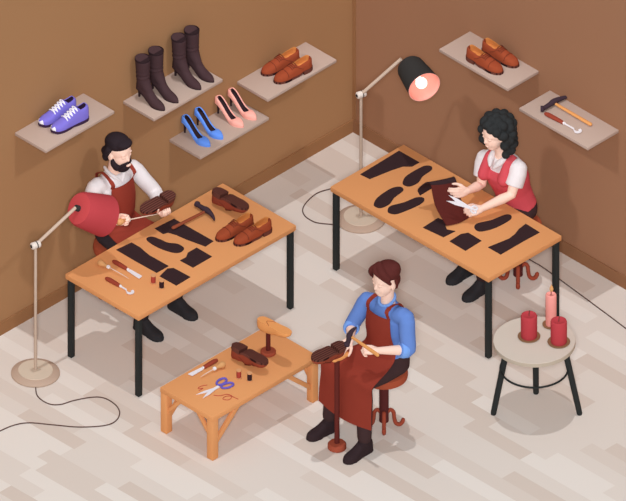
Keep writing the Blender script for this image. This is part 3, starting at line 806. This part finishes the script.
def shoes_for(root, pr, m, L=.285):
    f = ShoeForm(L, OXW, [(0, .075), (.08, .098), (.28, .105), (.4, .10), (.52, .078), (.68, .056), (.84, .046), (.94, .036), (1, .014)], lambda t: .014, None)
    for s in ('R', 'L'):
        bm = BM(); rings = []
        for tt in f.ts(0, 1, 30): rings.append([f.pt(tt, PI / 2 * i / 8, 1) for i in range(9)] + [f.pt(tt, PI / 2 * i / 8, -1) for i in range(8)][::-1])
        loft(bm, rings)
        f.plate(bm, 0, .3, lambda t: 0, lambda t: .016, .003); f.plate(bm, .27, 1, lambda t: .0, lambda t: .016, .003)
        tube(bm, [(-.065, 0, .05), (-.07, 0, .16)], [.042, .047], 18, 1, False)
        a = pr['an' + s]; toe = pr.get('toe' + s, pr['toe'])
        M = Matrix.Translation(V((a.x, a.y, 0)) + toe * .070) @ Matrix.Rotation(math.atan2(toe.y, toe.x), 4, 'Z')
        bmesh.ops.transform(bm, matrix=M, verts=bm.verts)
        me = remesh(bm, .006, 3)
        for v in me.vertices: v.co.z = max(v.co.z, .0)
        link('shoe', rel(me, root), m, root, angle=0)
def trousers_mesh(pr, add=0):
    bm = BM(); pel, neck, left = pr['pelvis'], pr['neck'], pr['left']
    torso(bm, pel, neck, left, [(-.17, .11, .085, 0), (-.12, .150, .110, 0), (0, .160, .115, 0), (.10, .150, .110, 0), (.17, .144, .106, 0)])
    for s in ('R', 'L'):
        hip = pel + left * (.080 if s == 'L' else -.080) - V((0, 0, .028)); kn, an = pr['kn' + s], pr['an' + s]
        tube(bm, [hip, (hip + kn) / 2, kn, kn + (an - kn) * .3, an + V((0, 0, .035))], [.088, .083, .070, .064, .054], 20, 3)
    return remesh(bm, .008, 6)
def shirt_mesh(pr, cut, dz=0, top=1.0, sleeves=True, body=True, rs=1.0):
    bm = BM(); pel, neck, left = pr['pelvis'], pr['neck'], pr['left']
    if body:
        torso(bm, pel, neck, left, [(.02, .148, .108, 0), (.25, .142, .106, .004), (.55, .160, .116, .006), (.78, .160, .104, .004), (.90, .125, .085, 0), (.985, .070, .064, 0)])
    for s in ('R', 'L'):
        sh, el, wr = pr['sh' + s], pr['el' + s], pr['wr' + s]
        inn = sh + (neck - sh) * .45 - V((0, 0, .045))
        if body: tube(bm, [inn, sh], [.066, .063], 20)
        if sleeves:
            if cut >= 0:
                e = el + (wr - el) * cut
                tube(bm, [inn, sh, (sh + el) / 2, el, e], [.064, .0635 * rs, .062 * rs, .057 * rs, .052 * rs], 20, 3, True)
            else:
                e = sh + (el - sh) * (-cut); tube(bm, [inn, sh, e], [.064, .066, .070], 20, 3, False)
    return remesh(bm, .007, 5)
def gridsurf(rows, nu, nv):
    R0 = [crom(r, nu) for r in rows]; C = list(zip(*R0))
    return list(zip(*[crom(c, nv) for c in C]))
def sheet(rows, th, bvh=None, off=.008, nu=5, nv=5):
    G = gridsurf(rows, nu, nv)
    if bvh is not None: G = [[push(p, bvh, off) for p in r] for r in G]
    for _ in range(2):   # relax
        H_ = [list(r) for r in G]
        for i in range(1, len(G) - 1):
            for j in range(1, len(G[0]) - 1):
                H_[i][j] = G[i][j] * .4 + (G[i - 1][j] + G[i + 1][j] + G[i][j - 1] + G[i][j + 1]) * .15
        G = H_
        if bvh is not None: G = [[push(p, bvh, off) for p in r] for r in G]
    bm = BM(); loft(bm, G, False, False)
    return thicken(bm, th, 0), G
def strap(pts, wid, bvh, off=.009, k=6):
    P = [push(p, bvh, off) for p in crom(pts, k)]; A, B = [], []
    for i, p in enumerate(P):
        t_ = (P[min(i + 1, len(P) - 1)] - P[max(i - 1, 0)]).normalized()
        loc, n, _, _ = bvh.find_nearest(p); s_ = t_.cross(n).normalized()
        A.append(push(p + s_ * wid / 2, bvh, off - .001)); B.append(push(p - s_ * wid / 2, bvh, off - .001))
    bm = BM(); loft(bm, [[a, p, b] for a, p, b in zip(A, P, B)], False, False)
    return thicken(bm, .005, 0)
def cuffs(root, parent, pr, f0, f1, r0, r1, m, key=('el', 'wr')):
    for s in ('R', 'L'):
        a, b = pr[key[0] + s], pr[key[1] + s]
        d = (b - a).normalized(); p, q = a + (b - a) * f0, a + (b - a) * f1
        bm = BM(); tube(bm, [p - root.location, (p + q) / 2 - root.location, q - root.location], [r0 * .97, r0 * 1.03, r1], 24, 3, False); finish('cuff', bm, m, parent)
X, Y, Z = V((1, 0, 0)), V((0, 1, 0)), V((0, 0, 1))

# --- bearded man behind the left table, facing +X
pr = dict(pelvis=V((.255, -2.765, .645)), neck=V((.255, -2.765, 1.155)), left=Y, toe=X,
          head=(V((.298, -2.758, 1.340)), V((1, .04, -.06)), V((.06, 0, 1))), lip=(.105, .014, .026, .011),
          shR=V((.240, -2.950, 1.080)), shL=V((.262, -2.575, 1.085)),
          elR=V((.255, -3.035, .860)), elL=V((.395, -2.475, .880)),
          wrR=V((.500, -3.005, .930)), wrL=V((.575, -2.590, .868)),
          handR=(V((.55, .80, .12)), V((.8, -.45, .25)), V((.0, .1, 1)), (.95, 1.0, 1.05, 1.1), .7),
          handL=(V((.9, -.35, .12)), V((-.2, 0, 1)), V((-.3, -1, .1)), (.55, .6, .65, .7), .5),
          knR=V((.660, -2.895, .585)), knL=V((.655, -2.570, .585)), anR=V((.700, -2.915, .100)), anL=V((.690, -2.545, .100)))
man = thing('person', 'bearded man in white shirt and brown apron mending a shoe behind the left table', 'person', (.195, -2.765, 0))
body, hf = person_body(pr); link('body', rel(body, man), 'skin', man, angle=0)
tm = trousers_mesh(pr); sm = shirt_mesh(pr, .55, rs=1.0); bv = bvh_of([tm, sm])
rows = []
for (x, y, z, hw, bow) in ((.372, -2.770, 1.085, .112, .008), (.392, -2.770, .95, .128, .012), (.395, -2.770, .80, .145, .02), (.385, -2.770, .735, .160, .02), (.44, -2.765, .700, .185, 0), (.54, -2.76, .690, .205, 0), (.66, -2.755, .672, .225, 0), (.745, -2.75, .60, .235, 0), (.76, -2.75, .45, .24, 0)):
    rows.append([V((x - bow * 3 * abs(s) ** 2, y + s * hw, z)) for s in (-1, -.5, 0, .5, 1)])
ap, G = sheet(rows, .006, bv)
s1 = strap([G[0][1], V((.36, -2.885, 1.14)), V((.26, -2.885, 1.19)), V((.17, -2.86, 1.12)), V((.12, -2.80, .95))], .030, bv)
s2 = strap([G[0][-2], V((.36, -2.655, 1.14)), V((.26, -2.655, 1.19)), V((.17, -2.68, 1.12)), V((.12, -2.74, .95))], .030, bv)
sh_o = link('shirt', rel(sm, man), 'shirt_white', man, angle=0); link('trousers', rel(tm, man), 'trousers_black', man, angle=0)
cuffs(man, sh_o, pr, .50, .66, .056, .053, 'shirt_white')
apo = link('apron', rel(ap, man), 'apron', man)
for s_ in (s1, s2): link('strap', rel(s_, man), 'apron', apo)
bm = BM()
for sd in (1, -1):
    tube(bm, [pr['neck'] - man.location + V((-.045, sd * .052, .030)), pr['neck'] - man.location + V((.005, sd * .066, .018)), pr['neck'] - man.location + V((.060, sd * .044, -.018)), pr['neck'] - man.location + V((.085, sd * .008, -.062))], [.011, .014, .014, .008], 10, 4)
finish('collar', bm, 'shirt_white', sh_o)
shoes_for(man, pr, 'shoe_black')
bm = BM()
hell(bm, hf, (-.016, 0, .080), (.102, .090, .068), 28); hell(bm, hf, (-.050, 0, .015), (.062, .086, .075), 24)
hell(bm, hf, (.046, 0, .104), (.060, .070, .032), 20)
for c, r in (((-.045, -.080, .012), .034), ((-.060, -.072, -.035), .030), ((-.075, -.050, -.065), .030), ((-.085, -.045, -.01), .038), ((-.045, .076, -.01), .028), ((-.078, .04, -.05), .034), ((-.03, -.084, .045), .03)): hell(bm, hf, c, (r, r, r), 14)
hm = remesh(bm, .006, 4); link('hair', rel(hm, man), 'hair_black', man, angle=0)
bm = BM()
hell(bm, hf, (.038, 0, -.104), (.064, .062, .050), 24); hell(bm, hf, (.060, 0, -.090), (.047, .053, .034), 20)
for sd in (1, -1):
    htube(bm, hf, [(.012, sd * .080, -.030), (.022, sd * .076, -.060), (.040, sd * .058, -.092)], [.014, .024, .030])
    htube(bm, hf, [(.103, 0, -.048), (.096, sd * .022, -.050), (.080, sd * .044, -.062), (.062, sd * .056, -.085)], [.010, .011, .012, .012])
me = remesh(bm, .0045, 3); link('beard', rel(me, man), 'hair_black', man, angle=0)
# the awl in his hand
aw = thing('awl', 'tan-handled awl held by the bearded man', 'awl', (0, 0, 0), 0, 'awls')
make_awl(aw, .33)
A, B = V((.545, -3.000, .945)), V((.655, -2.705, .935)); d = (B - A).normalized()
qq = X.rotation_difference(d)
aw.rotation_mode = 'QUATERNION'; aw.rotation_quaternion = qq; aw.location = A - d * .02 - qq @ V((0, 0, .026))

# --- man in blue, facing -Y
pr = dict(pelvis=V((2.885, -2.490, .645)), neck=V((2.890, -2.530, 1.165)), left=X, toe=-Y,
          head=(V((2.900, -2.560, 1.370)), V((-.08, -1, -.03)), V((0, -.03, 1))),
          shR=V((2.705, -2.555, 1.095)), shL=V((3.080, -2.525, 1.105)),
          elR=V((2.625, -2.640, .865)), elL=V((3.145, -2.565, .865)),
          wrR=V((2.772, -2.800, .890)), wrL=V((3.052, -2.800, .930)),
          handR=(V((.10, -.9, -.22)), V((-.25, .1, -1)), V((.9, .1, -.3)), (.45, .5, .55, .6), .5),
          handL=(V((-.75, -.62, .05)), V((-.3, .1, -.9)), V((-.5, .8, .1)), (.9, .95, 1.0, 1.0), .7),
          knR=V((2.640, -2.825, .585)), knL=V((2.945, -2.825, .585)), anR=V((2.600, -2.845, .100)), anL=V((2.980, -2.860, .100)))
pr['toeR'] = V((-.1, -1, 0)).normalized(); pr['toeL'] = V((.02, -1, 0)).normalized()
m2 = thing('person', 'brown-haired man in blue shirt and brown apron hammering a shoe on a stand', 'person', (2.885, -2.490, 0))
body, hf = person_body(pr); link('body', rel(body, m2), 'skin', m2, angle=0)
tm = trousers_mesh(pr); sm = shirt_mesh(pr, .16); bv = bvh_of([tm, sm])
rows = []
for (x, y, z, hw, bow) in ((2.890, -2.646, 1.095, .118, .008), (2.890, -2.660, .95, .132, .012), (2.885, -2.650, .80, .150, .02), (2.875, -2.650, .735, .175, .01), (2.86, -2.72, .705, .215, 0), (2.845, -2.82, .690, .250, 0), (2.83, -2.895, .640, .262, 0), (2.82, -2.918, .54, .266, 0), (2.812, -2.922, .40, .270, 0), (2.808, -2.922, .265, .275, 0)):
    rows.append([V((x + s * hw, y + bow * 3 * abs(s) ** 2 + (.03 * abs(s) ** 3 if z < .6 else 0), z + (-.015 * (1 - abs(s)) if z < .3 else 0))) for s in (-1, -.5, 0, .5, 1)])
ap, G = sheet(rows, .006, bv)
nk = pr['neck']
s1 = strap([G[0][1], nk + V((-.095, -.10, .0)), nk + V((-.092, -.01, .02)), nk + V((-.075, .07, -.06)), nk + V((-.05, .10, -.16))], .030, bv)
s2 = strap([G[0][-2], nk + V((.095, -.10, .0)), nk + V((.092, -.01, .02)), nk + V((.075, .07, -.06)), nk + V((.05, .10, -.16))], .030, bv)
sh_o = link('shirt', rel(sm, m2), 'shirt_blue', m2, angle=0); link('trousers', rel(tm, m2), 'trousers_brown', m2, angle=0)
cuffs(m2, sh_o, pr, .06, .26, .061, .058, 'cuff_blue')
apo = link('apron', rel(ap, m2), 'apron', m2)
for s_ in (s1, s2): link('strap', rel(s_, m2), 'apron', apo)
bm = BM(); n0 = nk - m2.location
tube(bm, [n0 + V((.060 * math.cos(a), .058 * math.sin(a) - .004, .022 + .030 * math.sin(a))) for a in [2 * PI * i / 24 for i in range(25)]], .012, 10, 1, False); finish('collar', bm, 'cuff_blue', sh_o)
shoes_for(m2, pr, 'shoe_brown_black')
bm = BM()
hell(bm, hf, (-.022, 0, .082), (.106, .096, .076), 28); hell(bm, hf, (-.050, 0, .010), (.066, .088, .080), 24)
hell(bm, hf, (-.06, 0, -.05), (.045, .062, .045), 18)
htube(bm, hf, [(.035, -.040, .135), (.074, -.066, .105), (.066, -.086, .055), (.040, -.094, .005)], [.026, .024, .018, .010])
htube(bm, hf, [(.040, -.040, .138), (.078, -.022, .115), (.086, .022, .102), (.066, .064, .074), (.028, .088, .030)], [.026, .022, .016, .015, .014])
htube(bm, hf, [(.030, -.030, .142), (.060, .035, .120), (.040, .080, .075)], [.030, .032, .024])
hell(bm, hf, (-.050, .035, .115), (.055, .055, .045), 18)
htube(bm, hf, [(-.035, .086, .03), (-.038, .086, -.01), (-.040, .080, -.045)], [.016, .014, .008])
me = remesh(bm, .006, 3); link('hair', rel(me, m2), 'hair_brown', m2, angle=0)
# his hammer: tan handle through the left hand, dark head over the shoe
hm_ = thing('hammer', 'tan-handled hammer gripped by the man in blue above his knee', 'hammer', (0, 0, 0), 0, 'hammers')
make_hammer(hm_, 'hammer_head', 'hammer_wood', .30, .15)
def at_y(px, py, y):
    u = (px - 353) / CX; x = u - y; v = x - y
    return V((x, y, (131 + SY * v - py) / K))
A = at_y(350.5, 336, -2.905); B = at_y(381, 357.5, -2.925)
d = (B - A).normalized(); yv = at_y(356, 330, -2.89) - at_y(345, 342, -2.93); yv = (yv - d * yv.dot(d)).normalized(); zv = d.cross(yv)
hm_.matrix_world = Matrix.Translation(A - zv * .018) @ Matrix((d, yv, zv)).transposed().to_4x4()

# --- curly-haired woman behind the right table, facing -Y
pr = dict(pelvis=V((2.165, -.440, .645)), neck=V((2.130, -.565, 1.140)), left=V((1, .12, .10)).normalized(), toe=-Y,
          head=(V((2.112, -.615, 1.335)), V((-.14, -1, -.10)), V((-.03, -.08, 1))),
          shR=V((1.985, -.600, 1.050)), shL=V((2.285, -.545, 1.075)),
          elR=V((2.010, -.665, .850)), elL=V((2.310, -.650, .900)),
          wrR=V((2.050, -.850, .905)), wrL=V((2.225, -.880, .845)),
          handR=(V((-.15, -.95, .22)), V((-.9, .1, -.25)), V((.05, .3, .9)), (.45, .5, .55, .6), .4),
          handL=(V((-.35, -.93, .05)), V((-.55, .3, -.75)), V((-.55, 0, .8)), (.7, .8, .9, .95), .6),
          knR=V((2.030, -.800, .580)), knL=V((2.220, -.800, .580)), anR=V((1.895, -.700, .100)), anL=V((2.135, -.770, .100)))
pr['left'] = V((1, .12, .06)).normalized()
wm = thing('person', 'curly black-haired woman in red vest cutting leather at the right table', 'person', (2.205, -.430, 0))
body, hf = person_body(pr); link('body', rel(body, wm), 'skin', wm, angle=0)
tm = trousers_mesh(pr)
sm = shirt_mesh(pr, -.66)
bm = BM(); torso(bm, pr['pelvis'], pr['neck'], pr['left'], [(.02, .160, .120, 0), (.12, .152, .116, .0), (.32, .146, .118, .004), (.55, .166, .134, .010), (.70, .166, .134, .012), (.80, .152, .110, .006)])
for s in ('R', 'L'):
    inn = pr['sh' + s] + (pr['neck'] - pr['sh' + s]) * .42
    tube(bm, [inn - V((0, -.07, .10)), inn + V((0, .0, .028)), inn - V((0, .065, .04)), inn - V((0, .085, .12))], [.035, .038, .036, .05], 16, 3)
vest = remesh(bm, .007, 4)
sh_o = link('shirt', rel(sm, wm), 'shirt_white', wm, angle=0); link('trousers', rel(tm, wm), 'trousers_brown', wm, angle=0)
link('vest', rel(vest, wm), 'vest', wm, angle=0)
bm = BM(); n0 = pr['neck'] - wm.location
for sd in (1, -1):
    tube(bm, [n0 + V((sd * .050, .045, .025)), n0 + V((sd * .064, -.010, .012)), n0 + V((sd * .045, -.072, -.025)), n0 + V((sd * .022, -.104, -.062))], [.012, .018, .026, .014], 12, 4)
me = remesh(bm, .005, 2); link('collar', me, 'shirt_white', sh_o, angle=0)
shoes_for(wm, pr, 'shoe_black', .27)
bm = BM(); rnd = random.Random(3)
hell(bm, hf, (-.034, 0, .068), (.100, .098, .078), 24); hell(bm, hf, (-.060, 0, .0), (.070, .095, .095), 24)
def curl(c, r): hell(bm, hf, c, (r, r, r), 14)
for k_, (e, n_) in enumerate(((.18, 10), (.62, 9), (1.08, 6), (1.5, 1))):
    for i in range(n_):
        a = 2 * PI * (i + .5 * (k_ % 2)) / n_ - PI
        dd = V((math.cos(a) * math.cos(e), math.sin(a) * math.cos(e), math.sin(e)))
        if dd.x > .30 and e < .5: continue
        curl(V((-.030 + dd.x * .108, dd.y * .108, .064 + dd.z * .084)), .040)
for c, r in (((.052, -.060, .104), .035), ((.066, -.010, .108), .035), ((.066, .040, .098), .036), ((.046, .084, .080), .036), ((.018, .104, .045), .034), ((.030, -.092, .085), .034)): curl(c, r)
for i, z in enumerate((.045, .000, -.045, -.090, -.130)):
    o_ = .012 * (-1) ** i
    for c in ((-.010 + o_, .112, z), (-.055 - o_, .118, z - .015), (-.098, .082, z), (-.112, .030, z)):
        if z < -.1 and c[0] < -.06: continue
        curl(c, .038 if z > -.1 else .032)
for i, z in enumerate((.030, -.015, -.058, -.095)):
    o_ = .010 * (-1) ** i
    for c in ((.034 + o_, -.108, z - .02), (.002 + o_, -.116, z), (-.050, -.114, z), (-.095, -.070, z)): curl(c, .036 if z > -.09 else .030)
me = remesh(bm, .005, 1); link('hair', rel(me, wm), 'hair_ink', wm, angle=0)
# scissors in her left hand
sc_ = thing('scissors', 'pale grey scissors held open by the curly-haired woman', 'scissors', (0, 0, 0))
make_scissors(sc_, 'blade', 'blade', 1.15, .12, .42)
A = V((2.185, -.965, .880)); B = V((2.072, -1.085, .972))
d = (B - A).normalized(); yv = V((1, -1, 1)).cross(d).normalized(); zv = d.cross(yv)
sc_.matrix_world = Matrix.Translation(A) @ Matrix((d, yv, zv)).transposed().to_4x4()
# brown leather she is cutting: leans up from the table with its edge rolled over
lf = thing('leather_sheet', 'brown leather sheet held upright by the curly-haired woman', 'leather sheet', (2.10, -1.02, T + .004))
C0 = lf.location.copy()
def at_x(px, py, x):
    u = (px - 353) / CX; y = u - x; v = x - y
    return V((x, y, (131 + SY * v - py) / K))
def row(a, m_, b): return [V(a) - C0, V(m_) - C0, V(b) - C0]
tl, tr = at_x(431, 185, 1.88), at_x(456.5, 181.5, 1.96)
ml, mr = at_x(435.5, 206, 2.00), at_x(461, 200, 2.05)
bl, br = PZ(446.5, 226, T + .008), PZ(471, 216.5, T + .008)
rows = [[p - C0 for p in (bl, (bl + br) / 2 + V((.02, -.01, .0)), br)], [p - C0 for p in (ml, (ml + mr) / 2 + V((.015, -.01, 0)), mr)], [p - C0 for p in (tl, (tl + tr) / 2 + V((.01, -.01, 0)), tr)]]
me, G = sheet(rows, .005); link('panel', me, 'leather_brown', lf)
cl, cr = at_x(418, 190.5, 1.79), at_x(455, 177.5, 1.93)
rows = [[p - C0 for p in (tl, (tl + tr) / 2 + V((.01, -.01, 0)), tr)], [tl - C0 + V((-.025, -.02, .022)), (tl + tr) / 2 - C0 + V((-.02, -.02, .026)), tr - C0 + V((-.012, .0, .022))], [p - C0 for p in (cl + V((.0, .0, .01)), (cl + cr) / 2 + V((-.01, 0, .012)), cr + V((-.012, 0, 0)))], [p - C0 for p in (cl + V((.01, .01, -.045)), (cl + cr) / 2 + V((-.02, .02, -.035)), cr + V((-.03, .01, -.035)))]]
me, G = sheet(rows, .006); link('rolled_edge', me, 'leather_dark', lf)

# ---------------------------------------------------------------- light
w = bpy.data.worlds.new('World'); scene.world = w; w.use_nodes = True
nt = w.node_tree; bg = nt.nodes['Background']
tc = nt.nodes.new('ShaderNodeTexCoord'); sp = nt.nodes.new('ShaderNodeSeparateXYZ'); mr_ = nt.nodes.new('ShaderNodeMapRange')
nt.links.new(tc.outputs['Generated'], sp.inputs[0]); nt.links.new(sp.outputs['Z'], mr_.inputs['Value'])
mr_.inputs['From Min'].default_value = 0; mr_.inputs['From Max'].default_value = 1
mr_.inputs['To Min'].default_value = .53; mr_.inputs['To Max'].default_value = .38
nt.links.new(mr_.outputs[0], bg.inputs['Strength']); bg.inputs['Color'].default_value = (.965, 1, 1.05, 1)
def sun(name, d, e, ang=1.0):
    l = bpy.data.lights.new(name, 'SUN'); l.energy = e; l.angle = R(ang); l.color = (.965, 1, 1.05)
    o = bpy.data.objects.new(name, l); COL.objects.link(o); o.rotation_euler = V(d).to_track_quat('-Z', 'Y').to_euler(); o.location = (1.5, -1.5, 5)
sun('skylight_sun', (0, 0, -1), .86, .4)
sun('front_fill_sun', (-1, 1, -1), 2.1, 4)  # fill sun added along the view direction to flatten shading, no window behind it
def wall_beam(name, center, d, sx, sy, power):
    l = bpy.data.lights.new(name, 'AREA'); l.shape = 'RECTANGLE'; l.size = sx; l.size_y = sy; l.energy = power; l.spread = R(4); l.color = (.965, 1, 1.05)
    o = bpy.data.objects.new(name, l); COL.objects.link(o); o.location = center
    d = V(d).normalized(); z = -d
    # local X stays level along the wall
    xx = V((0, 0, 1)).cross(z).normalized(); yy = z.cross(xx)
    o.matrix_world = Matrix.Translation(center) @ Matrix((xx, yy, z)).transposed().to_4x4()
BEAM_POWER = 10
# unseen beams added for the shelf shadows, about fifty degrees down onto each wall
dl = V((-.64, 0, -.768)); wall_beam('added_beam_left', V((0, -3.2, 1.68)) - dl * 5.0, dl, 6.6, 3.2 * .64, BEAM_POWER)
dr = V((0, .64, -.768)); wall_beam('added_beam_right', V((3.2, 0, 1.68)) - dr * 5.0, dr, 6.6, 3.2 * .64, BEAM_POWER)

# ---------------------------------------------------------------- camera
cam = bpy.data.cameras.new('Camera'); cam.type = 'ORTHO'; cam.ortho_scale = 626 / (K / math.sqrt(2 / 3)); cam.clip_end = 60
co = bpy.data.objects.new('Camera', cam); COL.objects.link(co)
tgt = PZ(313, 250.5, 0); wv = V((1, -1, 1)).normalized()
co.location = tgt + wv * 14; co.rotation_euler = (-wv).to_track_quat('-Z', 'Y').to_euler()
scene.camera = co
vs = scene.view_settings; vs.view_transform = 'Standard'; vs.look = 'None'; vs.exposure = -.15; vs.gamma = 1; vs.use_curve_mapping = False
